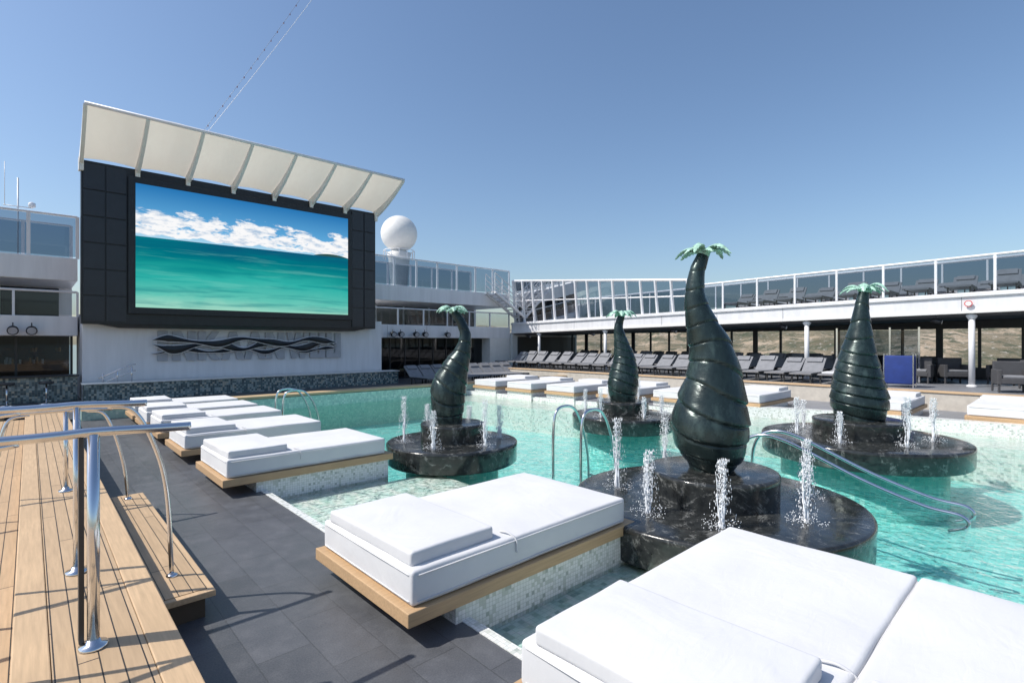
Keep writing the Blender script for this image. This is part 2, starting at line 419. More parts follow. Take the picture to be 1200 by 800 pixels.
# ---------------------------------------------------------------- fountains
def fountain(cx,cy,rd,rt,prof,seed,frl,turns=12,njet=6,jr=.95,jh=.6,az0=.3):
    E=empty('palm_fountain')
    lathe('marble_basin',[(rd-.35,-.1),(rd-.03,-.11),(rd-.01,-.09),(rd-.005,.1),(rd,.14),(rd,.18),(rd-.012,.196),(rd-.03,.2),(rd-.4,.205),(rt,.21)],cx,cy,MARB,E,96)
    lathe('basin_pedestal',[(rd-.3,-.86),(rd-.3,-.105),(rd-.34,-.1)],cx,cy,POOLF,E,64)
    tx,ty=cx,cy
    lathe('marble_plinth',[(rt-.01,.18),(rt-.005,.42),(rt,.46),(rt-.01,.475),(rt-.03,.48),(.1,.482)],tx,ty,MARB,E,72)
    rv=Vector((.732,-.681,0)); n=64; K=320
    def samp(t):
        z=prof[0][0]+(prof[-1][0]-prof[0][0])*t
        for i in range(len(prof)-1):
            if prof[i][0]<=z<=prof[i+1][0]+1e-6:
                f=(z-prof[i][0])/(prof[i+1][0]-prof[i][0]); f=min(1,max(0,f))
                p0=prof[max(i-1,0)];p1=prof[i];p2=prof[i+1];p3=prof[min(i+2,len(prof)-1)]
                o=[]
                for k in (1,2):
                    a,b,c,d=p0[k],p1[k],p2[k],p3[k]
                    o.append(.5*((2*b)+(c-a)*f+(2*a-5*b+4*c-d)*f*f+(-a+3*b-3*c+d)*f**3))
                return z,o[0],o[1]
        return prof[-1]
    vs=[];fs=[]
    for i in range(K+1):
        t=i/K; z,dx,r=samp(t)
        _,dxa,_r=samp(min(1,t+.01)); zs=(prof[-1][0]-prof[0][0])*.01
        lean=(dxa-dx)/zs if t<.99 else 0
        for k in range(n):
            a=2*math.pi*k/n
            wob=.3*math.sin(a+seed*1.3+2.2*math.sin(4*t+seed))
            ph=turns*(t**.9)+a/(2*math.pi)+wob+.25*math.sin(7*t+seed)
            fr=ph%1.0; dd=min(fr,1-fr)
            groove=math.exp(-(dd/.07)**2)*.05
            rr=r*(.985+.06*(1-fr)**1.2*1.0-groove+.02*math.sin(a*2+t*9))
            p=Vector((tx,ty,z))+rv*dx
            side=math.cos(a)*.732-math.sin(a)*(-.681)*-1
            vs.append((p.x+rr*math.cos(a),p.y+rr*math.sin(a),z-lean*rr*side*.8))
    for i in range(K):
        for k in range(n):
            a=i*n+k;b=i*n+(k+1)%n; fs.append((a,b,b+n,a+n))
    fs.append(tuple(range(K*n,K*n+n)))
    mk('coiled_trunk',vs,fs,BRONZE,E,True)
    top=Vector((tx,ty,prof[-1][0]-.01))+rv*prof[-1][1]
    rnd=random.Random(seed)
    mb=MB()
    for k in range(10):
        a=2*math.pi*k/10+rnd.uniform(-.25,.25); L=frl*rnd.uniform(.8,1.15); d=Vector((math.cos(a),math.sin(a),0)); s=Vector((-d.y,d.x,0))
        rise=rnd.uniform(.25,.75); m=16; V=[];F=[]
        for i in range(m+1):
            t=i/m; c=top+d*L*t*(1-.1*t)+Vector((0,0,L*(rise*t*(1-t)*1.6-.12*t**3)))
            w=L*.19*(math.sin(math.pi*min(1,t*.93+.07))**.7)*(1 if i%2 else .66)
            if i==m: w=.001
            sd=Vector((0,0,-w*.35))
            V+=[c+s*w+sd,c+Vector((0,0,.006)),c-s*w+sd]
        for i in range(m):
            q=3*i; F+=[(q,q+1,q+4,q+3),(q+1,q+2,q+5,q+4)]
        mb.add(V,F)
    o=mb.make('palm_fronds',[FROND],E); so=o.modifiers.new('s','SOLIDIFY'); so.thickness=.008
    rp=prof[-1][2]
    lathe('crown_collar',[(rp*.9,top.z-.05),(rp*1.15,top.z-.01),(rp*.9,top.z+.03),(.01,top.z+.05)],top.x,top.y,FROND,E,24)
    mb=MB()
    OCT=[(0,2,4),(2,1,4),(1,3,4),(3,0,4),(2,0,5),(1,2,5),(3,1,5),(0,3,5)]
    def drop(x,y,z,r,h):
        mb.add([(x+r,y,z),(x-r,y,z),(x,y+r,z),(x,y-r,z),(x,y,z+h),(x,y,z-h)],OCT)
    for j in range(njet):
        a=az0+2*math.pi*j/njet+rnd.uniform(-.15,.15); jx=tx+jr*math.cos(a); jy=ty+jr*math.sin(a); H=jh*rnd.uniform(.65,1.2)
        for c in range(7):
            ph=rnd.uniform(0,6); ox=rnd.uniform(-.014,.014); oy=rnd.uniform(-.014,.014); pts=[];rad=[]
            hh=H*rnd.uniform(.45,1)
            for i in range(18):
                t=i/17; pts.append((jx+ox*(1+2.5*t)+.007*math.sin(ph+9*t),jy+oy*(1+2.5*t)+.007*math.cos(ph+8*t),.2+hh*t)); rad.append(max(.0008,.0085*(1-.75*t)*(1+.6*math.sin(23*t+ph))))
            a_,b_=sweepdata(pts,rad,6); mb.add(a_,b_)
        for c in range(520):
            t=rnd.random()**.75; aa=rnd.uniform(0,6.28)
            if rnd.random()<.5: sp=.01+.05*t*rnd.random()
            else: sp=(.02+.1*rnd.random()*(1.15-t))
            drop(jx+sp*math.cos(aa),jy+sp*math.sin(aa),.2+H*t*1.04,rnd.uniform(.0018,.005),rnd.uniform(.004,.02))
        for c in range(120):
            aa=rnd.uniform(0,6.28); sp=rnd.random()**.7*.17; drop(jx+sp*math.cos(aa),jy+sp*math.sin(aa),.212+rnd.random()**2*.07,rnd.uniform(.002,.007),.005)
    mb.make('water_jets',[SPRAY],E,True)
fountain(5.0,2.44,1.36,.62,[(.46,-.01,.20),(.64,0,.31),(.895,-.02,.368),(1.15,0,.325),(1.41,.02,.26),(1.66,-.01,.205),(1.92,-.10,.15),(2.18,-.165,.105),(2.43,-.15,.076),(2.65,-.08,.055)],1,.31,11,7,.93,.62,.2)
fountain(4.88,6.62,1.02,.5,[(.46,-.05,.2),(.69,-.07,.25),(1.02,-.06,.265),(1.35,.05,.195),(1.6,.16,.13),(1.85,.2,.088),(2.05,.13,.065),(2.25,.0,.05)],2,.3,10,6,.75,.6,.6)
fountain(9.35,6.55,1.08,.55,[(.46,0,.26),(.75,0,.32),(1.05,0.02,.30),(1.38,0.03,.23),(1.75,-.04,.15),(2.05,-.09,.095),(2.33,-.03,.07)],3,.36,10,6,.8,.6,.1)
fountain(10.0,2.36,1.45,.68,[(.46,0,.34),(.76,0,.42),(1.18,-.02,.345),(1.47,-.02,.275),(1.75,.0,.21),(2.03,.02,.15),(2.32,.04,.105),(2.6,.08,.075)],4,.38,11,7,.95,.6,.4)

# ---------------------------------------------------------------- pool rails
def ladder(x,y,w=.45,h=.85):
    E=empty('pool_ladder')
    for s in (0,1):
        yy=y+s*w
        tube('hoop',[(x-.35,yy,-.2),(x-.35,yy,h*.5),(x-.3,yy,h*.9),(x-.12,yy,h),(x+.12,yy,h*.92),(x+.3,yy,h*.55),(x+.42,yy,.0),(x+.45,yy,-.6)],.02,CHROME,E)
    for z in (-.25,-.5): tube('rung',[(x+.42,y,z),(x+.42,y+w,z)],.018,CHROME,E,False)
ladder(5.75,4.45,w=.5,h=.82)
ladder(4.3,11.4,w=.45,h=.7)
E=empty('pool_handrail')
for o in (0,.42):
    tube('rail',[(6.75+o,2.95,-.3),(6.75+o,2.9,.35),(6.76+o,2.7,.56),(6.8+o,2.35,.52),(6.85+o,1.6,.2),(6.9+o,1.05,.02),(6.92+o,.75,-.02),(6.92+o,.7,-.12),(6.92+o,.85,-.2)],.02,CHROME,E)

# ---------------------------------------------------------------- screen building
def screen_mat():
    M=NT('led_screen'); c=M.n('ShaderNodeTexCoord'); sp=M.n('ShaderNodeSeparateXYZ'); M.l(c.outputs['Object'],sp.inputs[0])
    u=M.math('DIVIDE',M.math('SUBTRACT',sp.outputs[0],2.38),6.86); v=M.math('DIVIDE',M.math('SUBTRACT',sp.outputs[2],2.8),3.8)
    cb=M.n('ShaderNodeCombineXYZ'); M.l(u,cb.inputs[0]); M.l(v,cb.inputs[1])
    def nz(sx,sy,sc,det,dist=0,off=0):
        mp=M.n('ShaderNodeMapping'); mp.inputs['Scale'].default_value=(sx,sy,1); mp.inputs['Location'].default_value=(off,off,0); M.l(cb.outputs[0],mp.inputs[0]); return M.noise(mp.outputs[0],sc,det,.6,dist)
    sky=M.ramp(v,[(.56,(.45,.72,.88)),(.68,(.13,.43,.74)),(1,(.02,.18,.46))])
    env=M.ramp(v,[(.57,.5),(.61,1.0),(.72,1.0),(.80,.8),(.92,.5)])
    cl=M.ramp(M.math('MULTIPLY',M.math('ADD',nz(1.8,2.6,4.6,10,.2,2.3),.05),env),[(.43,0),(.50,1)])
    cs=M.ramp(nz(3,5,5,7,0,1),[(.34,(.45,.58,.74)),(.52,(.95,.95,.96))])
    sky=M.mix(cl,sky,cs)
    tilt=M.math('SUBTRACT',.575,M.math('MULTIPLY',u,-.01))
    vv=M.math('ADD',v,M.math('MULTIPLY',M.math('SUBTRACT',nz(1,2,2.4,4,.6,5),.5),.2))
    sea=M.ramp(vv,[(.0,(.33,.68,.55)),(.10,(.12,.55,.46)),(.26,(.03,.44,.39)),(.36,(.008,.30,.29)),(.46,(.0,.17,.22)),(.57,(.003,.10,.19))])
    band=M.ramp(nz(1,9,1.8,8,.4,4),[(.5,0),(.62,.5)])
    sea=M.mix(band,sea,(.0,.22,.25))
    lt=M.ramp(nz(1,8,2.0,8,.4,9),[(.56,0),(.68,.3)])
    sea=M.mix(lt,sea,(.2,.65,.55))
    isl_h=M.math('ADD',tilt,M.math('MULTIPLY',M.math('MULTIPLY',M.math('SUBTRACT',u,.80),M.math('SUBTRACT',1.0,u)),2.6))
    hz=M.math('GREATER_THAN',v,tilt)
    isl=M.math('MULTIPLY',M.math('LESS_THAN',v,isl_h),hz)
    col=M.mix(hz,sea,sky); col=M.mix(isl,col,(.03,.09,.09))
    em=M.n('ShaderNodeEmission'); M.l(col,em.inputs[0]); em.inputs[1].default_value=1.0
    M.l(em.outputs[0],M.out.inputs[0]); return M.m
B=empty('video_screen_wall')
box('wall_block',1.15,11.0,20.0,22.5,0,2.6,WHITE,B)
box('upper_block',2.2,9.6,20.0,21.8,2.6,6.7,WHITE,B)
box('black_housing',1.1,10.5,19.6,19.99,2.27,7.05,BLACK,B,.01)
box('screen_surround',2.2,9.42,19.48,19.6,2.6,6.8,BLACK,B,.01)
mk('screen_display',[(2.38,19.472,2.8),(9.24,19.472,2.8),(9.24,19.472,6.6),(2.38,19.472,6.6)],[(0,1,2,3)],screen_mat(),B)
mk('housing_chin',[(1.5,19.6,2.27),(10.1,19.6,2.27),(9.6,19.62,2.16),(2.0,19.62,2.16),(1.5,19.98,2.27),(10.1,19.98,2.27),(9.6,19.97,2.16),(2.0,19.97,2.16)],[(0,3,2,1),(3,7,6,2),(4,5,6,7),(0,4,7,3),(1,2,6,5)],BLACK,B)
mb=MB()
PG=simple('panel_grid',(.018,.02,.027),.3)
for x0,x1 in [(1.15,1.64),(1.68,2.16),(9.46,9.95),(9.99,10.45)]:
    for k in range(6):
        z0=2.35+k*.775; mb.box(x0,x1,19.56,19.6,z0,z0+.73)
mb.make('speaker_panels',[PG],B)
cz0,cz1=7.12,8.15; yb,yf=19.75,18.0
nx=84;vs=[];fs=[]
def cpt(fx,t):
    return Vector((1.1+(9.4+.37*t)*fx, yb+(yf-yb)*t, cz0+(cz1-cz0)*t-.12*math.sin(math.pi*t)))
for i in range(nx+1):
    for j in range(9):
        t=j/8; f=((i/nx*7)%1.0); q=cpt(i/nx,t); q.z+=.12*math.sin(math.pi*f)*(.5+.5*math.sin(math.pi*t)); vs.append(q)
for i in range(nx):
    for j in range(8):
        a=i*9+j; fs.append((a,a+1,a+10,a+9))
mk('canopy_fabric',vs,fs,CANVAS,B,True)
for k in range(8):
    # tapered steel cantilever arm: deep box section under the fabric
    V=[];F=[]
    for j in range(9):
        q=cpt(k/7,j/8); d=.26*(1-j/8)+.07; w=.045
        V+=[(q.x-w,q.y,q.z-.012),(q.x+w,q.y,q.z-.012),(q.x+w,q.y-.02,q.z-d),(q.x-w,q.y-.02,q.z-d)]
    for j in range(8):
        a=4*j
        for s in range(4): F.append((a+s,a+(s+1)%4,a+4+(s+1)%4,a+4+s))
    F+=[(0,1,2,3),(35,34,33,32)]
    mk('canopy_arm',V,F,WHITE2,B)
    x0=cpt(k/7,0).x
    box('arm_foot',x0-.06,x0+.06,19.5,19.74,6.72,7.1,WHITE2,B,.01)
tube('canopy_edge',[(1.08,yf,cz1),(10.9,yf,cz1)],.05,WHITE,B,False)
Mw=empty('mosaic_low_wall')
box('body',1.15,11.4,19.3,19.9,0.001,.5,MOS_D,Mw); box('cap',1.1,11.45,19.26,19.93,.5,.53,WHITE2,Mw,.005)
RR=empty('ramp_rail')
for z in (.95,.75): tube('bar',[(1.5,19.6,z-.3),(2.3,19.6,z+.1),(2.4,19.6,z+.1)],.02,CHROME,RR,False)
for q in (1.6,1.95,2.3): tube('stand',[(q,19.6,.52),(q,19.6,.7+.3*(q-1.3))],.018,CHROME,RR,False)
# logo
LG=empty('wave_lettering')
mb=MB(); y0,y1=19.93,19.985
SL=simple('silver_letter',(.36,.37,.40),.35,.0)
def stroke(xa,za,xb,zb,w=.2):
    mb.add([(xa-w/2,y0,za),(xa+w/2,y0,za),(xb+w/2,y0,zb),(xb-w/2,y0,zb),(xa-w/2,y1,za),(xa+w/2,y1,za),(xb+w/2,y1,zb),(xb-w/2,y1,zb)],[(0,1,2,3),(0,4,5,1),(1,5,6,2),(2,6,7,3),(3,7,4,0)])
zt,zb=2.08,1.12
x=3.15
for L in 'INKAANWUU':
    y0-=.0004
    if L=='I': stroke(x,zb,x,zt,.28); x+=.38
    elif L=='N': stroke(x,zb,x,zt,.23); y0-=.001; stroke(x+.02,zt,x+.42,zb,.23); y0-=.001; stroke(x+.44,zb,x+.44,zt,.23); x+=.74
    elif L=='K': stroke(x,zb,x,zt,.23); y0-=.001; stroke(x+.1,1.6,x+.4,zt,.23); y0-=.001; stroke(x+.1,1.6,x+.42,zb,.23); x+=.7
    elif L=='A': stroke(x,zb,x+.25,zt,.23); y0-=.001; stroke(x+.5,zb,x+.25,zt,.23); x+=.72
    elif L=='W':
        for q in range(4):
            y0-=.001; stroke(x+.16*q,zt if q%2==0 else zb,x+.16*(q+1),zb if q%2==0 else zt,.19)
        x+=.88
    elif L=='U': stroke(x,zb,x,zt,.23); y0-=.001; stroke(x+.36,zb,x+.36,zt,.23); y0-=.001; stroke(x+.18,zb,x+.18,zb+.18,.3); x+=.64
mb.make('letters',[SL],LG)
def ribbon(zc,am,th,ph,fr,yy,mat,nm,extra=0):
    vs=[];fs=[];n=200
    for i in range(n+1):
        t=i/n; X=2.85+6.05*t; z=zc+am*math.sin(fr*2*math.pi*t+ph)+.018*math.sin(33*t+ph)
        h=th*(.35+.65*(.5+.5*math.sin(fr*2*math.pi*t*1.35+ph*2)))*min(1,t/.07+.04,(1-t)/.07+.04)+extra
        vs+=[(X,yy,z-h),(X,yy-.02,z),(X,yy,z+h),(X,yy+.02,z-h),(X,yy+.02,z+h)]
    for i in range(n):
        a=5*i; fs+=[(a,a+5,a+6,a+1),(a+1,a+6,a+7,a+2),(a+3,a+4,a+9,a+8),(a+2,a+7,a+9,a+4),(a,a+3,a+8,a+5)]
    mk(nm,vs,fs,mat,LG)
for q,(zc,am,th,ph,fr) in enumerate([(1.76,.085,.11,.3,2.6),(1.60,.11,.13,2.6,3.1),(1.45,.07,.07,4.4,3.7)]):
    ribbon(zc,am,th,ph,fr,19.74+q*.055,BLACK,'black_wave')
    ribbon(zc,am,th,ph,fr,19.765+q*.055,WHITE,'white_wave_edge',.025)

# ---------------------------------------------------------------- superstructure forward
SS=empty('ship_superstructure')
def glassrail(xa,xb,y,z0,z1,parent,step=1.0,m=GLASS,axis='X',white=True,zs=None,pw=.03):
    mb=MB(); n=max(1,round(abs(xb-xa)/step)); mp=WHITE if white else CHROME
    for i in range(n+1):
        p=xa+(xb-xa)*i/n
        s=zs(p) if zs else 0
        if axis=='X': mb.box(p-pw,p+pw,y-.03,y+.03,z0+s,z1+s)
        else: mb.box(y-.03,y+.03,p-pw,p+pw,z0+s,z1+s)
    for i in range(n):
        a=xa+(xb-xa)*i/n+.04; b=xa+(xb-xa)*(i+1)/n-.04
        sa=zs(a) if zs else 0; sb=zs(b) if zs else 0
        if axis=='X': mb.add([(a,y,z0+.05),(b,y,z0+.05),(b,y,z1-.04),(a,y,z1-.04)],[(0,1,2,3)],1)
        else: mb.add([(y,a,z0+.05+sa),(y,b,z0+.05+sb),(y,b,z1-.04+sb),(y,a,z1-.04+sa)],[(0,1,2,3)],1)
    a=(xa,y,z1+(zs(xa) if zs else 0)) if axis=='X' else (y,xa,z1+(zs(xa) if zs else 0))
    b=(xb,y,z1+(zs(xb) if zs else 0)) if axis=='X' else (y,xb,z1+(zs(xb) if zs else 0))
    mb.beam(a,b,.035,0,8)
    return mb.make('glass_balustrade',[mp,m],parent)
PANE=simple('dark_glass_pane',(.02,.03,.04),.08)
for xa,xb in [(-9,1.1),(11.05,19.4)]:
    box('upper_fascia',xa,xb,21,28,3.62,4.32,WHITE,SS,.02)
    box('mid_fascia',xa,xb,21,28,1.92,2.52,WHITE,SS,.02)
    box('recess_wall',xa,xb,24,24.2,2.521,3.619,WHITE,SS)
    glassrail(xa,xb,21.1,4.32,5.62,SS,1.15,TINT2,pw=.045)
    glassrail(xa,xb,24.5,4.32,5.9,SS,1.3,TINT2,pw=.045)
    glassrail(xa,xb,21.1,2.52,3.28,SS,1.4,GLASS)
    mb=MB()
    for k in range(int((xb-xa)/1.6)):
        q=xa+.3+1.6*k; mb.box(q,q+1.45,23.93,23.99,2.6,3.58)
    mb.make('window_band',[PANE],SS)
    mb=MB()
    for k in range(int((xb-xa)/2.1)):
        q=xa+.8+2.1*k; mb.box(q-.004,q+.004,20.994,20.999,1.95,2.5)
    mb.make('fascia_seams',[GREYD],SS)
box('lower_back',11.05,19.4,23,23.2,0,1.919,DARK,SS)
box('side_pier',11.05,11.35,20.9,23,0,1.919,WHITE,SS)
box('side_pier',17.9,19.3,20.95,23,0,1.919,WHITE2,SS)
mb=MB()
for k in range(8):
    q=11.5+.8*k; mb.box(q,q+.05,21.6,21.66,0,1.9); mb.add([(q+.05,21.63,0),(q+.8,21.63,0),(q+.8,21.63,1.9),(q+.05,21.63,1.9)],[(0,1,2,3)],1)
mb.make('sliding_doors',[DARK,TINT],SS)
box('deck_floor_forward',-12,26,19.9,30,-1.2,-.004,SLATE,SS)
box('aft_house',12.2,16.5,26,28,4.33,4.9,WHITE,SS)
# dark glass-fronted lounge / bar
BR=empty('pool_bar')
box('counter',-6,1.05,20.2,20.7,0,.72,MOS_D,BR); box('counter_top',-6.05,1.09,20.1,20.75,.72,.76,DARK,BR,.005)
box('back_wall',-6,1.05,24.5,24.6,0,1.919,simple('bar_wall',(.05,.035,.025),.5),BR)
mb=MB()
for q in (-4.2,-2.9,-1.6,-.3,1.0): mb.box(q-.03,q+.03,22.0,22.06,0,1.92,0)
for q in (-4.2,-2.9,-1.6,-.3): mb.add([(q+.03,22.03,0),(q+1.27,22.03,0),(q+1.27,22.03,1.92),(q+.03,22.03,1.92)],[(0,1,2,3)],1)
mb.box(-6,1.0,23.6,24.0,.0,1.0,2)
for k in range(26):
    q=-3+R()*3.8; h=.12+.12*R(); mb.beam((q,23.8,1.0),(q,23.8,1.0+h),.035,3+int(R()*2),6)
for q in (-.9,.1,.7): mb.beam((q,23.0,1.92),(q,23.0,1.55),.008,0,5); mb.beam((q,23.0,1.55),(q,23.0,1.42),.08,3,10)
mb.make('glazing_and_back_bar',[DARK,TINT2,simple('shelf_wood',(.25,.14,.07),.5),simple('bottle_amber',(.4,.2,.06),.15),simple('bottle_clear',(.5,.55,.52),.1)],BR)
def stool(x,y):
    E=empty('bar_stool'); lathe('seat',[(.02,.55),(.16,.56),(.17,.6),(.15,.63),(.02,.64)],x,y,DARK,E,24)
    tube('stem',[(x,y,.02),(x,y,.56)],.02,CHROME,E,False); lathe('foot',[(.17,0),(.17,.015),(.03,.03)],x,y,CHROME,E,24)
stool(-.45,19.6); stool(.35,19.6); stool(-1.3,19.6)
LENS=simple('lamp_lens',(.4,.4,.42),.1)
def spot(x,y,z,s=.1):
    E=empty('spotlight')
    vs,fs=sweepdata([(x,y+.12,z),(x,y-.02,z-.03),(x,y-.14,z-.06)],[s*.6,s*.95,s],14); mk('housing',vs,fs,BLACK,E,True)
    vs,fs=sweepdata([(x,y-.141,z-.06),(x,y-.15,z-.062)],[s*.8,s*.8],14); mk('lens',vs,fs,LENS,E)
    tube('bracket',[(x,y,z),(x,y,z+.18)],.015,DARK,E,False)
for q in (-.35,.05,12.0,12.4,13.2,13.7,15.0): spot(q,20.8,2.12,.13)

RD=empty('satellite_dome')
cx,cy,cz,r=16.0,27.0,8.1,1.06
prof=[(.45,4.3),(.5,5.2),(.62,6.6),(.72,6.95),(.6,7.0)]
prof+=[(r*math.cos(a),cz+r*math.sin(a)) for a in [math.radians(-70+160*k/20) for k in range(20)]]+[(.01,cz+r)]
lathe('dome_and_pedestal',prof,cx,cy,WHITE2,RD,40)
mb=MB(); 
for k in range(12):
    a=2*math.pi*k/12; mb.beam((cx+.9*math.cos(a),cy+.9*math.sin(a),6.6),(cx+.9*math.cos(a),cy+.9*math.sin(a),7.1),.02)
    b=2*math.pi*(k+1)/12; mb.beam((cx+.9*math.cos(a),cy+.9*math.sin(a),7.1),(cx+.9*math.cos(b),cy+.9*math.sin(b),7.1),.02)
mb.make('service_rail',[WHITE],RD)

CB=empty('festoon_cable')
a=Vector((5.1,25,9.9)); b=Vector((14.0,25,25.6))
tube('mast',[(5.0,25,4.3),(5.0,25,10.1)],.05,WHITE,CB,False)
pts=[a.lerp(b,t/20)+Vector((0,0,-.3*math.sin(math.pi*t/20))) for t in range(21)]
tube('wire',pts,.009,WHITE,CB,False,5)
pts2=[Vector((p.x-.10-.018*i,p.y,p.z+.05+.02*i)) for i,p in enumerate(pts)]
tube('bulb_wire',pts2,.005,DARK,CB,False,5)
mb=MB()
for k in range(30):
    t=k/30*20; i=int(t); p=pts2[i].lerp(pts2[i+1],t-i); mb.beam(p,p+Vector((0,0,-.07)),.02)
mb.make('bulbs',[simple('red_brown_bulb',(.25,.08,.06),.3)],CB)
MS=empty('radio_mast')
tube('pole',[(-.35,30,4.3),(-.35,30,8.6)],.03,WHITE,MS,False); tube('arm',[(-.8,30,7.4),(.1,30,7.4)],.02,WHITE,MS,False)
tube('whip',[(-.75,30,7.4),(-.75,30,9.2)],.012,WHITE,MS,False); lathe('sensor',[(.02,7.4),(.12,7.45),(.12,7.6),(.02,7.66)],.08,30,WHITE,MS,12)

# ---------------------------------------------------------------- starboard side
SB=empty('starboard_promenade')
sl=lambda y:.35*(21-y)/18.5
X0=19.5
def prism(name,x0,x1,y0,y1,zb,zt,mat,parent):
    s0,s1=sl(y0),sl(y1)
    return mk(name,[(x0,y0,zb+s0),(x1,y0,zb+s0),(x1,y1,zb+s1),(x0,y1,zb+s1),(x0,y0,zt+s0),(x1,y0,zt+s0),(x1,y1,zt+s1),(x0,y1,zt+s1)],BF,mat,parent)
prism('roof_fascia',X0,25.5,-14,21,2.18,2.78,WHITE,SB)
prism('fascia_lip',X0-.06,X0-.002,-14,21,2.66,2.74,WHITE,SB)
prism('fascia_gutter',X0-.05,X0-.002,-14,21,2.19,2.25,WHITE2,SB)
mb=MB()
for k in range(14):
    y=-12.3+2.4*k; s=sl(y); mb.box(X0-.006,X0-.001,y,y+.012,2.26+s,2.65+s)
mb.make('plate_seams',[GREY],SB)
for k in range(7):
    y=1.9+4.28*(k-2)
    C=empty('support_column')
    tube('shaft',[(X0+.15,y,.464),(X0+.15,y,2.18+sl(y))],.075,WHITE,C,False,16)
    lathe('foot',[(.12,.464),(.12,.5),(.08,.52)],X0+.15,y,WHITE,C,20)
    lathe('head',[(.08,2.02+sl(y)),(.13,2.1+sl(y)),(.13,2.15+sl(y))],X0+.15,y,WHITE,C,20)
    spot(X0+.15,y+.8,2.02+sl(y),.07)
glassrail(-14,10.4,X0+.1,2.80,3.80,SB,1.3,TINT2,'Y',True,sl)
mb=MB(); n=14
for i in range(n+1):
    y=10.6+10.4*i/n; zt=4.25+.85*i/n; 
    mb.beam((X0+.3,y,2.78+sl(y)),(X0+.1,y,zt),.07,0,6)
    if i<n:
        y2=10.6+10.4*(i+1)/n; zt2=4.25+.85*(i+1)/n
        mb.add([(X0+.3,y,2.8+sl(y)),(X0+.3,y2,2.8+sl(y2)),(X0+.1,y2,zt2),(X0+.1,y,zt)],[(0,1,2,3)],1)
mb.beam((X0+.1,10.6,4.25),(X0+.1,21,5.1),.06,0,8); mb.beam((X0+.2,10.6,3.6),(X0+.2,21,4.0),.03,0,8)
mb.make('tall_windscreen',[WHITE,TINT2],SB)
mb=MB()
for i in range(28):
    y=-13+1.25*i; s=sl(y); mb.box(25,25.06,y-.03,y+.03,2.78+s,4.35+s)
    mb.add([(25.03,y+.03,2.8+s),(25.03,y+1.22,2.8+s),(25.03,y+1.22,4.3+s),(25.03,y+.03,4.3+s)],[(0,1,2,3)],1)
mb.beam((25.03,-13,4.35+sl(-13)),(25.03,21,4.35+sl(21)),.05,0,8)
mb.make('outer_windscreen',[WHITE,TINT2],SB)
mb=MB()
for i in range(32):
    y=-13+1.08*i; w_=.045 if i%3 else .1
    mb.box(24,24.07,y-w_,y+w_,.46,2.15+sl(y))
    mb.add([(24.03,y,.46),(24.03,y+1.08,.46),(24.03,y+1.08,2.15+sl(y)),(24.03,y,2.15+sl(y))],[(0,1,2,3)],1)
mb.box(23.98,24.08,-13,21,.46,.85)
mb.box(23.9,24.08,-13,21,2.2,2.5)
mb.make('window_wall',[DARK,WINT],SB)
prism('soffit',X0+.1,24,-14,20.9,2.12,2.17,GREYD,SB)
box('corner_wall',19.5,25,20.95,21.2,.46,2.2,WHITE2,SB)
box('corner_dark',19.9,24.8,20.88,20.94,.5,2.0,DARK,SB)
SG=empty('no_smoking_sign')
vs,fs=sweepdata([(X0-.075,1.95,2.82),(X0-.08,1.95,2.82)],[.09,.09],24); mk('ring',vs,fs,simple('sign_red',(.6,.03,.02),.4),SG)
vs,fs=sweepdata([(X0-.081,1.95,2.82),(X0-.086,1.95,2.82)],[.07,.07],24); mk('disc',vs,fs,WHITE,SG)
ST=empty('deck_staircase')
mb=MB()
for k in range(11):
    t=k/10; x=17.6+2.4*t; z=4.35-1.45*t; mb.box(x,x+.24,20.2,20.95,z-.03,z)
mb.beam((17.6,20.2,4.3),(20.1,20.2,2.85),.07); mb.beam((17.6,20.95,4.3),(20.1,20.95,2.85),.07)
for y in (20.2,20.95):
    for dz in (.35,.65,.95): mb.beam((17.6,y,4.35+dz),(20.1,y,2.9+dz),.025)
    for k in range(6):
        t=k/5; mb.beam((17.6+2.5*t,y,4.3-1.45*t),(17.6+2.5*t,y,5.3-1.45*t),.025)
mb.make('stairs',[WHITE],ST)

def lounger(x,y,z,ang=0,back=35,towel=False):
    mb=MB(); w=.6; L=1.25
    mb.box(0,L,0,w,.26,.31); 
    c,s=math.cos(math.radians(back)),math.sin(math.radians(back))
    def slab(yy0,yy1,u0,u1,t0,t1,mi):
        v=[]
        for yy in (yy0,yy1):
            for u,t in ((u0,t0),(u1,t0),(u1,t1),(u0,t1)): v.append((L+u*c-t*s,yy,u*s+.28+t*c))
        mb.add(v,[(0,1,2,3),(7,6,5,4),(0,4,5,1),(1,5,6,2),(2,6,7,3),(3,7,4,0)],mi)
    slab(0,w,0,.68,-.025,.025,0)
    slab(.08,w-.08,.45,.66,.026,.07,0)
    if towel: mb.box(.2,.75,.05,w-.05,.312,.36,2)
    for lx in (.1,L-.05):
        for ly in (.02,w-.06): mb.box(lx,lx+.04,ly,ly+.04,0,.26,1)
    mb.box(0,L,-.025,-.001,.24,.3,1); mb.box(0,L,w+.001,w+.025,.24,.3,1)
    mb.beam((L+.35*c,w/2,.28+.35*s),(L+.1,w/2,.0),.015,1)
    o=mb.make('sun_lounger',[GREY,DARK,CUSH if towel!=2 else BLUE])
    o.location=(x,y,z); o.rotation_euler=(0,0,ang)
rn=random.Random(3)
for k in range(20): lounger(17.45,4.6+.78*k,.47,rn.uniform(-.05,.05),rn.choice([38,40,44]),rn.random()<.15)
for k in range(18): lounger(20.2,5.0+.86*k,.464,rn.uniform(-.05,.05),rn.choice([35,42,50]),rn.random()<.1)
for k in range(18): lounger(22.2,5.2+.82*k,.464,rn.uniform(-.05,.05),45)
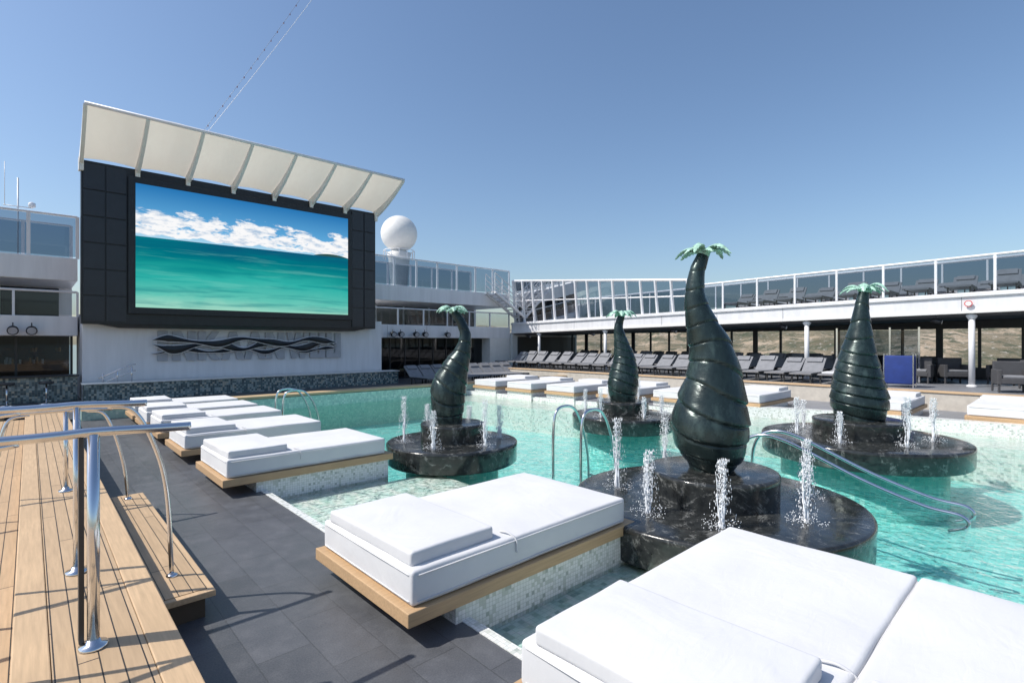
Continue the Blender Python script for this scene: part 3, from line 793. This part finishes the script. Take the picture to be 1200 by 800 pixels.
for k in range(16): lounger(20.6,-6+1.0*k,2.79+sl(-6+1.0*k),0,rn.choice([34,38,50]))
for k in range(14): lounger(22.6,-5+1.1*k,2.79+sl(-5+1.1*k),0,rn.choice([34,38,50]))
for k in range(9): lounger(12.0+.66*k,17.1,0,math.pi/2,40)
def armchair(x,y,z,a=0):
    mb=MB()
    mb.box(0,.65,0,.62,.22,.36); mb.box(.55,.66,0.001,.619,.36,.78); mb.box(0,.549,-.05,.05,.2,.58); mb.box(0,.549,.57,.67,.2,.58)
    for p in ((.02,0),(.02,.6),(.58,0),(.58,.6)): mb.box(p[0],p[0]+.05,p[1]+.001,p[1]+.05,0,.219)
    mb.box(.03,.53,.06,.56,.362,.43,1)
    o=mb.make('wicker_armchair',[GREYD,GREY]); o.location=(x,y,z); o.rotation_euler=(0,0,a); bev(o,.02,2)
for q in [(19.9,2.9,0),(20.6,2.0,.5),(21,1.1,-.3),(19.3,.2,.2),(21.4,3.6,0),(18.0,.6,.3),(22.3,2.6,.9),(22.6,.4,0),(22.4,4.1,.2),(18.6,-.9,2.6)]:
    armchair(q[0],q[1],.464,q[2])
def table(x,y,z):
    E=empty('side_table'); lathe('top',[(.3,.5+z),(.3,.53+z),(.01,.531+z)],x,y,DARK,E,30); tube('leg',[(x,y,z),(x,y,z+.5)],.025,DARK,E,False)
    lathe('base',[(.2,z),(.2,z+.02),(.02,z+.03)],x,y,DARK,E,24)
table(20.2,.7,.464); table(21.1,2.95,.464); table(18.9,-.2,.464)
TC=empty('towel_cart')
box('blue_cover',17.9,18.3,2.95,3.65,.55,1.35,BLUE,TC,.04,3)
mb=MB()
for p in ((17.9,2.95),(18.27,2.95),(17.9,3.62),(18.27,3.62)): mb.beam((p[0],p[1],.464),(p[0],p[1],1.4),.018)
mb.make('cart_frame',[CHROME],TC)
GP=empty('glass_partition')
mb=MB()
for i in range(4):
    y=3.2+.75*i; mb.box(20.3,20.35,y-.025,y+.025,.464,2.2)
    if i<3: mb.add([(20.32,y,.5),(20.32,y+.75,.5),(20.32,y+.75,2.1),(20.32,y,2.1)],[(0,1,2,3)],1)
mb.make('panels',[CHROME,TINT],GP)

# ---------------------------------------------------------------- light, world, camera
el=math.radians(50); az=math.radians(-60)
d=Vector((math.sin(az)*math.cos(el),math.cos(az)*math.cos(el),math.sin(el)))
ld=bpy.data.lights.new('sun','SUN'); ld.energy=4.9; ld.angle=math.radians(.5); ld.color=(1,.95,.88)
lo=bpy.data.objects.new('sun',ld); COL.objects.link(lo); lo.rotation_euler=(-d).to_track_quat('-Z','Y').to_euler(); lo.location=(-20,10,30)
w=bpy.data.worlds.new('World'); sc.world=w; w.use_nodes=True
nt=w.node_tree; bg=nt.nodes['Background']; sk=nt.nodes.new('ShaderNodeTexSky'); sk.sky_type='NISHITA'; sk.sun_disc=False
sk.sun_elevation=el; sk.sun_rotation=az%(2*math.pi); sk.air_density=1.15; sk.dust_density=1.4; sk.ozone_density=4.5; sk.altitude=0
nt.links.new(sk.outputs[0],bg.inputs[0]); bg.inputs[1].default_value=.148
cam=bpy.data.cameras.new('camera'); co=bpy.data.objects.new('camera',cam); COL.objects.link(co); sc.camera=co
cam.sensor_width=36; cam.lens=18.24; cam.clip_end=8000; cam.clip_start=.05
co.location=(0,0,1.75); co.rotation_euler=(math.pi/2,0,math.radians(-42.93))
sc.view_settings.view_transform='Standard'; sc.view_settings.look='None'; sc.view_settings.exposure=0
